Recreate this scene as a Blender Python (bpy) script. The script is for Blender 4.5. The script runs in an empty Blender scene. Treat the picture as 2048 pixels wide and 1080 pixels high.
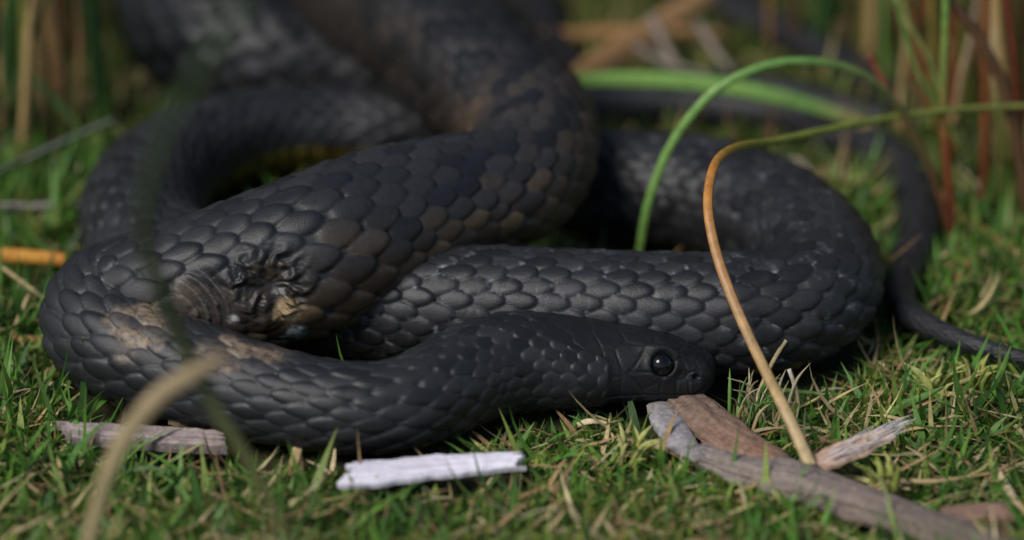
import bpy, math, random
import numpy as np
from mathutils import Vector

random.seed(7)
rng = np.random.default_rng(11)

# ------------------------------------------------------------------ camera, sky, sun, exposure
PX = 0.00015                 # metres per photograph pixel on the plane through the scene's centre
DIST = 1.2
EL = math.radians(25)
scene = bpy.context.scene
cd = bpy.data.cameras.new('camera')
cam = bpy.data.objects.new('camera', cd)
scene.collection.objects.link(cam)
scene.camera = cam
cam.location = (0, -DIST * math.cos(EL), DIST * math.sin(EL))
cam.rotation_euler = (math.pi / 2 - EL, 0, 0)
cd.sensor_width = 36.0
cd.lens = 36.0 * DIST / (2048 * PX)
cd.clip_start = 0.02
cd.clip_end = 200
cd.dof.use_dof = True
cd.dof.focus_distance = DIST - 0.091
cd.dof.aperture_fstop = 4.3

SUN_EL, SUN_AZ = math.radians(48), math.radians(-132)    # azimuth from +Y (behind the snake), negative = left
world = bpy.data.worlds.new('World')
scene.world = world
world.use_nodes = True
wn = world.node_tree
sky = wn.nodes.new('ShaderNodeTexSky')
sky.sky_type = 'NISHITA'
sky.sun_disc = False
sky.sun_elevation = SUN_EL
sky.sun_rotation = SUN_AZ
wn.nodes['Background'].inputs['Strength'].default_value = 0.065
wn.links.new(sky.outputs[0], wn.nodes['Background'].inputs['Color'])
sl = bpy.data.lights.new('sun', 'SUN')
sl.energy = 2.1
sl.angle = math.radians(24)
sl.color = (1.0, 0.96, 0.9)
so = bpy.data.objects.new('sun', sl)
scene.collection.objects.link(so)
sdir = Vector((math.sin(SUN_AZ) * math.cos(SUN_EL), math.cos(SUN_AZ) * math.cos(SUN_EL), math.sin(SUN_EL)))
so.rotation_euler = sdir.to_track_quat('Z', 'Y').to_euler()
so.location = (0, 0, 3)
vs = scene.view_settings
vs.view_transform = 'Standard'
vs.look = 'None'
vs.gamma = 1.0
vs.use_curve_mapping = False
vs.exposure = 0.75

# ------------------------------------------------------------------ pixel <-> place
CAM = np.array(cam.location)
FWD = np.array([0, math.cos(EL), -math.sin(EL)])
UPV = np.array([0, math.sin(EL), math.cos(EL)])
RGT = np.array([1.0, 0, 0])
KPX = PX / DIST

def ray(px, py):
    return FWD + RGT * (px - 1024) * KPX - UPV * (py - 540) * KPX

def at_z(px, py, z):
    """point seen at a pixel that stands z metres above the ground"""
    d = ray(px, py)
    return CAM + d * ((z - CAM[2]) / d[2])

def at_row(px, py, row):
    """point seen at (px, py) that stands straight above the ground seen at image row `row`"""
    yw = at_z(1024, row, 0)[1]
    d = ray(px, py)
    return CAM + d * ((yw - CAM[1]) / d[1])

def project(p):
    q = p - CAM
    dep = q @ FWD
    return 1024 + (q @ RGT) / dep / KPX, 540 - (q @ UPV) / dep / KPX, dep

# ------------------------------------------------------------------ numeric helpers
def hash01(i, j, k=0.0):
    v = np.sin(i * 127.1 + j * 311.7 + k * 74.7) * 43758.5453
    return v - np.floor(v)

def vnoise(p, freq):
    """smooth value noise 0..1 at points (n,3)"""
    q = p * freq
    f = np.floor(q)
    t = q - f
    t = t * t * (3 - 2 * t)
    r = 0
    for dx in (0, 1):
        for dy in (0, 1):
            for dz in (0, 1):
                w = (t[:, 0] if dx else 1 - t[:, 0]) * (t[:, 1] if dy else 1 - t[:, 1]) * (t[:, 2] if dz else 1 - t[:, 2])
                r = r + w * hash01(f[:, 0] + dx, f[:, 1] + dy, f[:, 2] + dz)
    return r

def fbm(p, freq, octv=4):
    r, a, s = 0, 1.0, 0
    for k in range(octv):
        r = r + a * vnoise(p + 3.17 * k, freq * 2 ** k)
        s += a
        a *= 0.55
    return r / s

def smooth(e0, e1, x):
    t = np.clip((x - e0) / (e1 - e0), 0, 1)
    return t * t * (3 - 2 * t)

def spline(ctrl, n):
    """Catmull-Rom through rows of ctrl, n samples"""
    c = np.asarray(ctrl, float)
    c = np.vstack([2 * c[0] - c[1], c, 2 * c[-1] - c[-2]])
    m = len(c) - 3
    t = np.linspace(0, m, n)
    i = np.clip(t.astype(int), 0, m - 1)
    f = (t - i)[:, None]
    p0, p1, p2, p3 = c[i], c[i + 1], c[i + 2], c[i + 3]
    return 0.5 * (2 * p1 + (p2 - p0) * f + (2 * p0 - 5 * p1 + 4 * p2 - p3) * f ** 2 + (3 * p1 - p0 - 3 * p2 + p3) * f ** 3)

def norm(a):
    return a / np.maximum(np.linalg.norm(a, axis=-1, keepdims=True), 1e-12)

def raw_mesh(name, verts, faces_list, col=None, smooth_shade=True, extra=None):
    """faces_list: list of (m,k) int arrays"""
    me = bpy.data.meshes.new(name)
    verts = np.asarray(verts, np.float32)
    me.vertices.add(len(verts))
    me.vertices.foreach_set('co', verts.ravel())
    loops = np.concatenate([f.ravel() for f in faces_list]).astype(np.int32)
    tot = np.concatenate([np.full(len(f), f.shape[1]) for f in faces_list]).astype(np.int32)
    start = np.concatenate([[0], np.cumsum(tot)[:-1]]).astype(np.int32)
    me.loops.add(len(loops))
    me.loops.foreach_set('vertex_index', loops)
    me.polygons.add(len(tot))
    me.polygons.foreach_set('loop_start', start)
    me.polygons.foreach_set('loop_total', tot)
    me.polygons.foreach_set('use_smooth', np.full(len(tot), smooth_shade, bool))
    if col is not None:
        a = me.attributes.new('col', 'FLOAT_COLOR', 'POINT')
        c = np.ones((len(verts), 4), np.float32)
        c[:, :3] = col
        a.data.foreach_set('color', c.ravel())
    for k, v in (extra or {}).items():
        a = me.attributes.new(k, 'FLOAT', 'POINT')
        a.data.foreach_set('value', np.asarray(v, np.float32))
    me.update(calc_edges=True)
    return me

def link(name, me, mat, parent=None, label=None, cat=None, group=None, kind=None):
    o = bpy.data.objects.new(name, me)
    scene.collection.objects.link(o)
    if me is not None and mat is not None:
        me.materials.append(mat)
    if parent is not None:
        o.parent = parent
        o.matrix_parent_inverse = parent.matrix_world.inverted()
    if label: o['label'] = label
    if cat: o['category'] = cat
    if group: o['group'] = group
    if kind: o['kind'] = kind
    return o

def thing(name, loc, label, cat, group=None):
    o = bpy.data.objects.new(name, None)
    o.empty_display_size = 0.01
    scene.collection.objects.link(o)
    o.location = loc
    bpy.context.view_layer.update()
    o['label'] = label
    o['category'] = cat
    if group: o['group'] = group
    return o

# ------------------------------------------------------------------ materials
def base_mat(name, rough=0.6, spec=0.4, noise_scale=900, noise_amt=0.3, bump=0.0, bump_scale=1500,
             translucent=0.0, attr=True, color=(0.2, 0.2, 0.2), rough_attr=None):
    m = bpy.data.materials.new(name)
    m.use_nodes = True
    nt = m.node_tree
    N, L = nt.nodes, nt.links
    b = N['Principled BSDF']
    b.inputs['Roughness'].default_value = rough
    b.inputs['Specular IOR Level'].default_value = spec
    tc = N.new('ShaderNodeTexCoord')
    nz = N.new('ShaderNodeTexNoise')
    nz.inputs['Scale'].default_value = noise_scale
    nz.inputs['Detail'].default_value = 4
    L.new(tc.outputs['Object'], nz.inputs['Vector'])
    mr = N.new('ShaderNodeMapRange')
    mr.inputs['From Min'].default_value = 0.25
    mr.inputs['From Max'].default_value = 0.75
    mr.inputs['To Min'].default_value = 1 - noise_amt
    mr.inputs['To Max'].default_value = 1 + noise_amt
    L.new(nz.outputs['Fac'], mr.inputs['Value'])
    mul = N.new('ShaderNodeVectorMath')
    mul.operation = 'SCALE'
    if attr:
        at = N.new('ShaderNodeAttribute')
        at.attribute_name = 'col'
        L.new(at.outputs['Color'], mul.inputs[0])
    else:
        mul.inputs[0].default_value = color
    L.new(mr.outputs[0], mul.inputs['Scale'])
    L.new(mul.outputs[0], b.inputs['Base Color'])
    if bump:
        n2 = N.new('ShaderNodeTexNoise')
        n2.inputs['Scale'].default_value = bump_scale
        n2.inputs['Detail'].default_value = 3
        L.new(tc.outputs['Object'], n2.inputs['Vector'])
        bp = N.new('ShaderNodeBump')
        bp.inputs['Strength'].default_value = bump
        bp.inputs['Distance'].default_value = 0.0004
        L.new(n2.outputs['Fac'], bp.inputs['Height'])
        L.new(bp.outputs[0], b.inputs['Normal'])
    if rough_attr:
        ra = N.new('ShaderNodeAttribute')
        ra.attribute_name = rough_attr
        L.new(ra.outputs['Fac'], b.inputs['Roughness'])
    if translucent:
        tr = N.new('ShaderNodeBsdfTranslucent')
        L.new(mul.outputs[0], tr.inputs['Color'])
        mx = N.new('ShaderNodeMixShader')
        mx.inputs[0].default_value = translucent
        L.new(b.outputs[0], mx.inputs[1])
        L.new(tr.outputs[0], mx.inputs[2])
        L.new(mx.outputs[0], N['Material Output'].inputs['Surface'])
    return m

M_SNAKE = base_mat('snake_skin', 0.45, 0.33, 700, 0.25, 0.35, 2600, rough_attr='rgh')
M_SNAKE2 = base_mat('slender_snake_skin', 0.5, 0.3, 500, 0.2, 0.2, 1500)
M_EYE = base_mat('eye', 0.13, 0.35, 300, 0.1, attr=False, color=(0.004, 0.004, 0.005))
M_GRASS = base_mat('grass_blade', 0.5, 0.35, 500, 0.25, translucent=0.35)
M_STEM = base_mat('rush_stem', 0.45, 0.4, 400, 0.3, translucent=0.12)
M_LEAF = base_mat('dry_leaf', 0.7, 0.25, 500, 0.3, 0.3, 900, translucent=0.1)
M_WOOD = base_mat('weathered_wood', 0.8, 0.2, 700, 0.35, 0.8, 1400)
M_CHIP = base_mat('bleached_wood', 0.75, 0.2, 350, 0.12, 0.5, 900)
M_MOSS = base_mat('moss', 0.7, 0.2, 600, 0.3, translucent=0.25)

def soil_material():
    m = bpy.data.materials.new('soil')
    m.use_nodes = True
    N, L = m.node_tree.nodes, m.node_tree.links
    b = N['Principled BSDF']
    b.inputs['Roughness'].default_value = 0.95
    b.inputs['Specular IOR Level'].default_value = 0.1
    tc = N.new('ShaderNodeTexCoord')
    n = N.new('ShaderNodeTexNoise')
    n.inputs['Scale'].default_value = 90
    n.inputs['Detail'].default_value = 8
    L.new(tc.outputs['Object'], n.inputs['Vector'])
    r = N.new('ShaderNodeValToRGB')
    e = r.color_ramp.elements
    e[0].position, e[0].color = 0.3, (0.016, 0.013, 0.008, 1)
    e[1].position, e[1].color = 0.72, (0.075, 0.06, 0.032, 1)
    k = e.new(0.5)
    k.color = (0.034, 0.036, 0.016, 1)
    L.new(n.outputs['Fac'], r.inputs[0])
    L.new(r.outputs[0], b.inputs['Base Color'])
    bp = N.new('ShaderNodeBump')
    bp.inputs['Distance'].default_value = 0.003
    L.new(n.outputs['Fac'], bp.inputs['Height'])
    L.new(bp.outputs[0], b.inputs['Normal'])
    return m
M_SOIL = soil_material()

# ------------------------------------------------------------------ ground
def ground_z(x, y):
    p = np.stack([x, y, np.zeros_like(x)], -1)
    return (fbm(p, 22, 3) - 0.62) * 0.012

def build_ground():
    ax = np.concatenate([-np.geomspace(0.5, 40, 14)[::-1], np.linspace(-0.48, 0.48, 130), np.geomspace(0.5, 40, 14)])
    ay = np.concatenate([-np.geomspace(0.5, 40, 14)[::-1], np.linspace(-0.48, 0.98, 190), np.geomspace(1.0, 40, 14)])
    X, Y = np.meshgrid(ax, ay)
    z = ground_z(X.ravel(), Y.ravel())
    v = np.stack([X.ravel(), Y.ravel(), z], -1)
    nx, ny = len(ax), len(ay)
    i = (np.arange(ny - 1)[:, None] * nx + np.arange(nx - 1)[None]).ravel()
    f = np.stack([i, i + 1, i + nx + 1, i + nx], -1)
    return link('ground', raw_mesh('ground', v, [f]), M_SOIL, kind='structure')
build_ground()

# ------------------------------------------------------------------ the snakes
def frames(P, roll):
    T = norm(np.gradient(P, axis=0))
    up = np.array([0, 0, 1.0])
    U = norm(up - (T @ up)[:, None] * T)
    S = np.cross(T, U)
    c, s = np.cos(roll)[:, None], np.sin(roll)[:, None]
    return T, U * c + S * s, S * c - U * s

# control rows: photograph x, y of the axis, height of the axis (px), radius (px), roll (deg)
BODY = [
    (1429, 752, 62, 60, 0), (1385, 744, 64, 68, 0), (1330, 735, 70, 72, 0), (1265, 728, 76, 78, 0), (1190, 723, 82, 84, 0),
    (1100, 722, 92, 92, 0), (1020, 728, 100, 98, 0), (945, 748, 100, 99, 0), (870, 786, 96, 95, 0), (790, 812, 92, 90, 0),
    (690, 817, 91, 90, 0), (570, 799, 94, 93, 0), (450, 768, 100, 98, 0), (345, 733, 106, 104, 0), (262, 700, 114, 112, 0),
    (214, 655, 126, 121, 0), (234, 615, 142, 129, 0), (330, 598, 165, 139, 0), (465, 562, 192, 148, 4), (620, 512, 225, 156, 8),
    (765, 452, 240, 148, 10), (895, 408, 242, 130, 10), (985, 385, 236, 122, 8), (1045, 345, 236, 123, 4), (1064, 290, 245, 124, 0),
    (1040, 230, 260, 128, 0), (975, 160, 280, 132, 0), (850, 50, 298, 136, 0), (710, -55, 290, 140, 0), (570, -140, 265, 146, 0),
    (450, -140, 220, 152, 0), (395, -60, 180, 158, 0), (425, 45, 158, 158, 0), (540, 110, 128, 130, 0), (690, 140, 105, 106, 0),
    (830, 160, 96, 98, 0), (905, 195, 92, 92, 0), (890, 240, 90, 88, 0), (790, 262, 92, 84, 34), (660, 258, 98, 84, 38), (530, 268, 104, 88, 40),
    (415, 298, 108, 96, 34), (325, 350, 110, 106, 18), (284, 420, 112, 114, 0), (305, 500, 113, 116, 0), (400, 555, 114, 116, 0),
    (550, 585, 115, 116, 0), (720, 600, 116, 117, 0), (880, 612, 117, 118, 0), (1040, 618, 117, 118, 0), (1200, 624, 117, 118, 0),
    (1370, 629, 117, 118, 0), (1500, 628, 117, 118, 0), (1595, 608, 117, 118, 0), (1640, 562, 117, 117, 0), (1618, 502, 117, 117, 0),
    (1545, 440, 116, 116, 0), (1445, 400, 114, 114, 0), (1335, 380, 110, 110, 0), (1220, 366, 102, 102, 0), (1110, 345, 92, 92, 0),
    (1035, 305, 78, 78, 0), (1040, 258, 64, 64, 0), (1110, 226, 52, 52, 0), (1200, 214, 47, 47, 0), (1320, 212, 45, 45, 0),
    (1440, 218, 44, 44, 0), (1560, 238, 43, 43, 0), (1690, 272, 42, 42, 0), (1780, 315, 41, 41, 0), (1832, 385, 39, 39, 0),
    (1838, 460, 36, 36, 0), (1812, 535, 32, 32, 0), (1800, 588, 40, 28, 0), (1822, 630, 44, 24, 0), (1880, 664, 46, 20, 0),
    (1960, 694, 46, 17, 0), (2045, 716, 42, 13, 0), (2140, 728, 34, 7, 0), (2190, 726, 30, 2, 0)]

def axis(rows, n):
    P = []
    for x, y, z, r, ro in rows:
        p = at_z(x, y, z * PX)
        dep = (p - CAM) @ FWD
        P.append(np.r_[p, r * PX * dep / DIST, math.radians(ro)])
    A = spline(P, n)
    for _ in range(6):
        A[1:-1] = 0.25 * A[:-2] + 0.5 * A[1:-1] + 0.25 * A[2:]
    return A

A0 = axis(BODY, 9000)
seg = np.linalg.norm(np.diff(A0[:, :3], axis=0), axis=1)
S0 = np.r_[0, np.cumsum(seg)]                       # metres from the snout
px_x, px_y, _ = project(A0[:, :3])
r_px = A0[:, 3] / PX

def s_of(k):                                         # arc length at control row k
    return np.interp(k, np.linspace(0, len(BODY) - 1, 9000), S0)

HEADL = 345 * PX
spacing = (0.30 * r_px + 27) * PX
spacing = spacing * (1 - 0.22 * (1 - smooth(HEADL, HEADL + 330 * PX, S0))) * (1 + 0.28 * smooth(s_of(7.5), s_of(9.5), S0) * (1 - smooth(s_of(13), s_of(16), S0)))
U0 = np.r_[0, np.cumsum(seg / (0.5 * (spacing[1:] + spacing[:-1])))]
U0 -= np.interp(HEADL, S0, U0)                       # u = 0 at the back of the head
# ring density per scale length
dens = np.full(len(S0), 9.0)
def setd(k0, k1, v):
    dens[(S0 >= s_of(k0)) & (S0 <= s_of(k1))] = v
setd(5, 14, 17); setd(14, 26, 21); setd(26, 33, 10); setd(38, 44, 13); setd(46.5, 54, 21); setd(54, 60, 12); setd(64, 80, 6)
dens[S0 < HEADL] = 40
cum = np.r_[0, np.cumsum(0.5 * (dens[1:] + dens[:-1]) * np.diff(U0))]
nring = int(cum[-1])
sr = np.interp(np.linspace(0.0, cum[-1], nring), cum, S0)
sr = np.r_[np.array([0.4, 1.2, 2.5, 4, 6, 8.5, 11.5]) * PX, sr[sr > 14 * PX]]
nring = len(sr)
AX = np.stack([np.interp(sr, S0, A0[:, k]) for k in range(5)], -1)
UR = np.interp(sr, S0, U0)
P = AX[:, :3]
T, UU, SS = frames(P, AX[:, 4])
kap = np.gradient(T, axis=0) / np.maximum(np.gradient(sr), 1e-9)[:, None]
ksm = kap.copy()
for _ in range(30):
    ksm[1:-1] = 0.25 * ksm[:-2] + 0.5 * ksm[1:-1] + 0.25 * ksm[2:]
kmag = np.linalg.norm(ksm, axis=1)
knorm = norm(ksm)

ROWS, PHV = 19, math.radians(134)
DW = 2 * PHV / ROWS
phd = np.linspace(-PHV, PHV, ROWS * 12 + 1)
phv = np.linspace(PHV, 2 * math.pi - PHV, 22)[1:-1]
PH = np.r_[phd, phv]
NP = len(PH)
phw = np.where(PH > math.pi, PH - 2 * math.pi, PH)   # -pi..pi
wrow = phw / DW

# cross-section
cosP, sinP = np.cos(PH), np.sin(PH)
hs = sr / PX                                          # px from the snout
hW = np.interp(hs, [0, 2, 6, 14, 30, 60, 110, 170, 230, 285, 345, 430], [0, 18, 31, 45, 57, 66, 77, 90, 99, 102, 97, 94])
hT = np.interp(hs, [0, 2, 6, 14, 30, 60, 105, 160, 230, 300, 345, 430], [0, 13, 22, 33, 43, 54, 66, 71, 75, 80, 85, 94])
hB = np.interp(hs, [0, 2, 6, 14, 30, 60, 105, 160, 230, 300, 345, 430], [0, 14, 24, 34, 43, 50, 57, 63, 69, 76, 83, 94])
hm = smooth(330, 430, hs)
R = AX[:, 3]
Rw = hW * PX * (1 - hm) + R * 1.02 * hm
Rt = hT * PX * (1 - hm) + R * 0.99 * hm
Rb = hB * PX * (1 - hm) + R * 0.97 * hm
e = 0.82 + 0.16 * hm                                  # head boxier than the body
sx = np.sign(sinP)[None] * np.abs(sinP)[None] ** e[:, None]
cz = np.sign(cosP)[None] * np.abs(cosP)[None] ** e[:, None]
offS = Rw[:, None] * sx
offU = np.where(cz > 0, Rt[:, None], Rb[:, None]) * cz
off = offS[..., None] * SS[:, None] + offU[..., None] * UU[:, None]
# squeeze the inside of tight bends instead of letting rings cross
d = np.einsum('ijk,ik->ij', off, knorm)
lim = 0.80 / np.maximum(kmag, 1e-6)
ll = lim[:, None] * 0.55
dn = np.where(d > ll, ll + (lim[:, None] - ll) * (1 - np.exp(-(d - ll) / np.maximum(lim[:, None] - ll, 1e-9))), d)
off = off + (dn - d)[..., None] * knorm[:, None]
stretch = 1 - kmag[:, None] * dn
pos = P[:, None] + off
# normals of the smooth tube
du = np.gradient(pos, axis=0)
dv = np.roll(pos, -1, 1) - np.roll(pos, 1, 1)
nrm = norm(np.cross(dv, du))
flip = np.einsum('ijk,ijk->ij', nrm, off) < 0
nrm[flip] *= -1

# imbricate scales
uu = np.broadcast_to(UR[:, None], (nring, NP))
ww = np.broadcast_to(wrow[None], (nring, NP))
best = np.full((nring, NP), -1.0)
bi = np.zeros((nring, NP)); bj = np.zeros((nring, NP)); ba = np.zeros((nring, NP)); brho = np.full((nring, NP), 2.0)
st = np.clip(stretch, 0.62, 1.9)
j0 = np.round(ww)
for dj in (-1, 0, 1):
    j = j0 + dj
    par = np.mod(j, 2) * 0.5
    i0 = np.round(uu - par)
    for di in (-1, 0, 1):
        i = i0 + di
        r1, r2, r3 = hash01(i, j, 1), hash01(i, j, 2), hash01(i, j, 3)
        a = (uu - (i + par) - 0.10 * (r1 - 0.5)) / ((0.575 + 0.09 * (r3 - 0.5)) / st ** 0.75)
        b = (ww - j - 0.16 * (r2 - 0.5)) / (0.765 + 0.10 * (r1 - 0.5))
        b = b / (1.0 - 0.13 * np.clip(a, -1, 1) - 0.10 * a * a)     # narrower towards the free end
        rho = (np.abs(a) ** 2.25 + np.abs(b) ** 2.15) ** (1 / 2.2)
        inside = (rho < 1) & (np.abs(j) <= 9)
        dome = np.sqrt(np.clip(1 - rho ** 4, 0, 1))
        h = np.where(inside, dome * (0.48 + 0.32 * np.clip(a, -1, 1) + 0.16 * (1 - b * b) + 0.10 * (r2 - 0.5)) + 0.10, -1)
        m = h > best
        best = np.where(m, h, best)
        bi, bj, ba, brho = np.where(m, i, bi), np.where(m, j, bj), np.where(m, a, ba), np.where(m, rho, brho)
on = best > 0
hgt = np.where(on, best, 0.0)
# belly plates
vent = smooth(PHV - 0.10, PHV + 0.05, np.abs(phw))[None]
fr = np.mod(uu - 0.15, 1.0)
vh = 0.75 * fr ** 0.8 * (1 - smooth(0.9, 1.0, fr))
hgt = hgt * (1 - vent) + vh * vent
amp = (0.070 * R[:, None] + 2.2 * PX) * (1 - 0.15 * np.exp(-((hs[:, None] - 430) / 200) ** 2))
aph = np.degrees(np.abs(phw))[None]
sb = 345 - 135 * smooth(30, 62, aph)
headm = 1 - smooth(sb - 14, sb + 14, hs[:, None])     # 1 on the shielded part of the head
# ---- head shields from a set of seeds (px from snout, angle in degrees from the crown), both sides
SEED = [(0, 0), (8, 60), (14, 25), (26, 66), (48, 20), (40, 48), (62, 62), (92, 6), (100, 40), (150, 5), (215, 22), (170, 52), (132, 62), (130, 84),
        (205, 60), (250, 62), (265, 32), (285, 8), (300, 50), (320, 25), (330, 70), (275, 88), (315, 100), (235, 84),
        (22, 96), (50, 98), (82, 99), (116, 100), (156, 101), (200, 101), (245, 104), (290, 118), (335, 112),
        (18, 124), (48, 126), (80, 128), (116, 128), (156, 129), (198, 130), (240, 132), (20, 165), (80, 160), (150, 160), (225, 160), (300, 150), (345, 140)]
hr = hs < 440
HS = hs[hr][:, None]
f1 = np.full((hr.sum(), NP), 9e9); f2 = f1.copy(); fid = np.zeros_like(f1)
rad = np.maximum(0.5 * (hW + hT)[hr], 20)[:, None]
for n_, (s_, a_) in enumerate(SEED):
    for sg in (-1, 1):
        ddx = HS - s_
        ddy = (phw[None] - sg * math.radians(a_))
        dd = np.sqrt((ddx * 0.85) ** 2 + (ddy * rad) ** 2)
        m1 = dd < f1
        f2 = np.where(m1, f1, np.minimum(f2, dd))
        fid = np.where(m1, n_, fid)
        f1 = np.where(m1, dd, f1)
shield = smooth(0.0, 9.0, f2 - f1)
aphi = np.degrees(np.abs(phw))[None]
mouth = np.exp(-((aphi - (113 - 6 * np.sin(HS / 250 * math.pi))) / 2.6) ** 2) * (1 - smooth(225, 262, HS))
EYE_S, EYE_A = 101, 58
ed = np.sqrt((HS - EYE_S) ** 2 + ((aphi - EYE_A) * math.pi / 180 * 68) ** 2)
eyeh = 4 * np.exp(-((ed - 29) / 9) ** 2) - 12 * (1 - smooth(16, 27, ed))
brow = 9 * np.exp(-((aphi - 34) / 9) ** 2) * smooth(45, 80, HS) * (1 - smooth(125, 165, HS))
lore = -7 * np.exp(-((aphi - 72) / 14) ** 2 - ((HS - 55) / 28) ** 2)
jaw = 12 * np.exp(-((aphi - 92) / 26) ** 2 - ((HS - 255) / 60) ** 2)
nost = -10 * np.exp(-((aphi - 70) * 0.5) ** 2 / 9 - ((HS - 22) / 5) ** 2)
hh = (1.5 * shield - 5.5 * mouth + eyeh + brow + lore + jaw + nost) * PX * smooth(0, 14, HS)
disp = amp * hgt * (1 - headm)
disp[hr] += (hh - 1.5 * shield * PX * (1 - headm[hr])) * (1 - smooth(330, 430, HS))
HG = disp

# ---- the wound, the puckered fold and the dust, found on the surface facing the camera
flatp = pos.reshape(-1, 3)
qx, qy, qd = project(flatp)
face = (np.einsum('ij,ij->i', nrm.reshape(-1, 3), CAM - flatp) > 0).reshape(nring, NP)
qx, qy = qx.reshape(nring, NP), qy.reshape(nring, NP)
def spot(x, y, k0, k1):
    m = face & ((sr >= s_of(k0)) & (sr <= s_of(k1)))[:, None]
    dd = np.where(m, (qx - x) ** 2 + (qy - y) ** 2, 9e9)
    dd = np.where(dd < 60, qd.reshape(nring, NP) - 10, dd)
    return pos.reshape(-1, 3)[np.argmin(dd)]
def dist_to(p):
    return np.linalg.norm(pos - p, axis=-1) / PX
zoneA = ((sr > s_of(10)) & (sr < s_of(21)))[:, None]
pn = flatp
nA = fbm(pn, 260, 3).reshape(nring, NP)
nB = fbm(pn, 900, 3).reshape(nring, NP)
c1 = spot(545, 575, 17, 20)
d1 = dist_to(c1) * (0.85 + 0.3 * nA)
rel = pos - c1
th = np.arctan2(rel @ UPV, rel @ RGT)
near = np.exp(-(d1 / 40) ** 2)
pucker = zoneA * (-20 * np.exp(-(d1 / 34) ** 2) + 7.0 * np.cos(th * 8 + 14 * (nA - .5) + d1 * 0.03) * np.exp(-((d1 - 48) / 24) ** 2) * (0.3 + 1.4 * nA)
                  + 7 * (nB - 0.5) * near)
c2 = spot(415, 610, 15, 19)
d2 = dist_to(c2)
ux = (pos - c2) @ (0.92 * RGT + 0.25 * UPV) / PX
band = zoneA * np.exp(-(d2 / 52) ** 4)
c3 = spot(300, 668, 12, 16)
arc = dist_to(c3) / 17 + 0.5 * nA
accord = band * 11.0 * (np.mod(arc, 1.0) ** 1.5 * (1 - smooth(0.88, 1.0, np.mod(arc, 1.0))) - 0.3)
keep = 1 - np.clip(zoneA * (near * 0.75 + band * 0.8), 0, 1)
HG = HG * keep + (pucker + accord) * PX
gen = (fbm(pn, 60, 3).reshape(nring, NP) - 0.5) * 5 * PX * (1 - headm)
wr = (nB - 0.5) * 1.4 * PX * (~on) * (1 - headm)
HG = HG + gen + wr
pos2 = pos + nrm * HG[..., None]

# ---- colours (the snake's own: black back, brown flanks, yellow belly edge, dusty patches; plus painted shade)
c = np.zeros((nring, NP, 3))
sid = hash01(bi, bj, 5)
sid2 = hash01(bi, bj, 6)
dark = np.array([0.0155, 0.0157, 0.0175])
brown = np.array([0.064, 0.042, 0.024])
tan = np.array([0.16, 0.12, 0.075])
c[:] = dark
c *= (0.65 + 0.7 * sid)[..., None]
kk = np.interp(sr, S0, np.linspace(0, len(BODY) - 1, 9000))[:, None]
inA = smooth(17, 19, kk) * (1 - 0.72 * smooth(23.5, 25.5, kk)) * (1 - smooth(29, 31, kk))
flank = smooth(0.55, 1.75, np.abs(phw)[None] + 0.55 * (sid2 - 0.5))
late = smooth(21, 25, kk) * 0.35
wB = np.clip(inA * (flank + late) * smooth(0.15, 0.6, sid + 0.35 * flank), 0, 1)
c = c * (1 - wB[..., None]) + (brown * (0.7 + 0.8 * sid2)[..., None]) * wB[..., None]
free = smooth(0.25, 0.95, ba) * smooth(0.55, 0.98, brho)
wT = np.clip(inA * smooth(1.45, 2.2, np.abs(phw)[None]) * free * (0.3 + 0.7 * sid2), 0, 1) * 0.75
c = c * (1 - wT[..., None]) + tan * wT[..., None]
c = c * (1 - 0.45 * smooth(23.5, 26, kk) * (1 - smooth(34, 38, kk)))[..., None]  # upper and rear coils darkened in the colour to stand in for shade
# skin between scales: gap shade painted in, paler on front coil and where stretched
skin = (~on) & (np.abs(phw)[None] < PHV)
inF = smooth(46, 47, kk) * (1 - smooth(57, 60, kk))
skc = np.array([0.016, 0.016, 0.018])[None, None] * (0.45 + 1.3 * inF[..., None] * nB[..., None] + 1.0 * smooth(1.1, 1.5, stretch)[..., None])
c = np.where(skin[..., None], skc, c)
# belly: yellow along its edge, seen inside the loop
bel = (smooth(PHV - 0.12, PHV + 0.02, np.abs(phw)))[None]
bc = np.array([0.20, 0.15, 0.025]) * (0.5 + 0.5 * np.mod(UR, 1))[:, None, None]
yel = smooth(37, 39, kk) * (1 - smooth(43, 45, kk))
bc = bc * (0.5 + 1.6 * yel[..., None] * (sid > 0.3)[..., None])
c = c * (1 - bel[..., None]) + bc * bel[..., None]
# pale scuffs on the free edges and scattered specks
sc = inF * smooth(0.58, 0.85, fbm(pn, 420, 3).reshape(nring, NP)) * (0.2 + smooth(0.72, 1.0, brho)) * (sid > 0.35)
c = c + (np.array([0.21, 0.215, 0.23]) * np.clip(sc, 0, 1)[..., None]) * (1 - headm[..., None])
spk = 0 * (hash01(np.arange(nring)[:, None] * 1.0, np.arange(NP)[None] * 1.0, 9) > 0.9993) * (inF + inA) * (cosP[None] > -0.2)
c = c + spk[..., None] * np.array([0.22, 0.22, 0.24])
# dust
for (x, y, rr, k0, k1, amt) in ((285, 645, 74, 12, 17, 0.95), (450, 700, 66, 10, 14, 0.9), (540, 700, 50, 9, 13, 0.7), (385, 600, 40, 15, 19, 0.35)):
    q = spot(x, y, k0, k1)
    dd = dist_to(q) * (0.55 + 0.9 * nA)
    w = np.clip((1 - smooth(rr * 0.55, rr, dd)) * amt * zoneA * (0.35 + 0.65 * smooth(0.3, 0.55, nB)), 0, 1)
    w = w * np.where(on & (sid > 0.6), 0.25, 1.0)
    c = c * (1 - w[..., None]) + np.array([0.17, 0.125, 0.085]) * (0.6 + 0.8 * nB[..., None]) * w[..., None]
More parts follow.
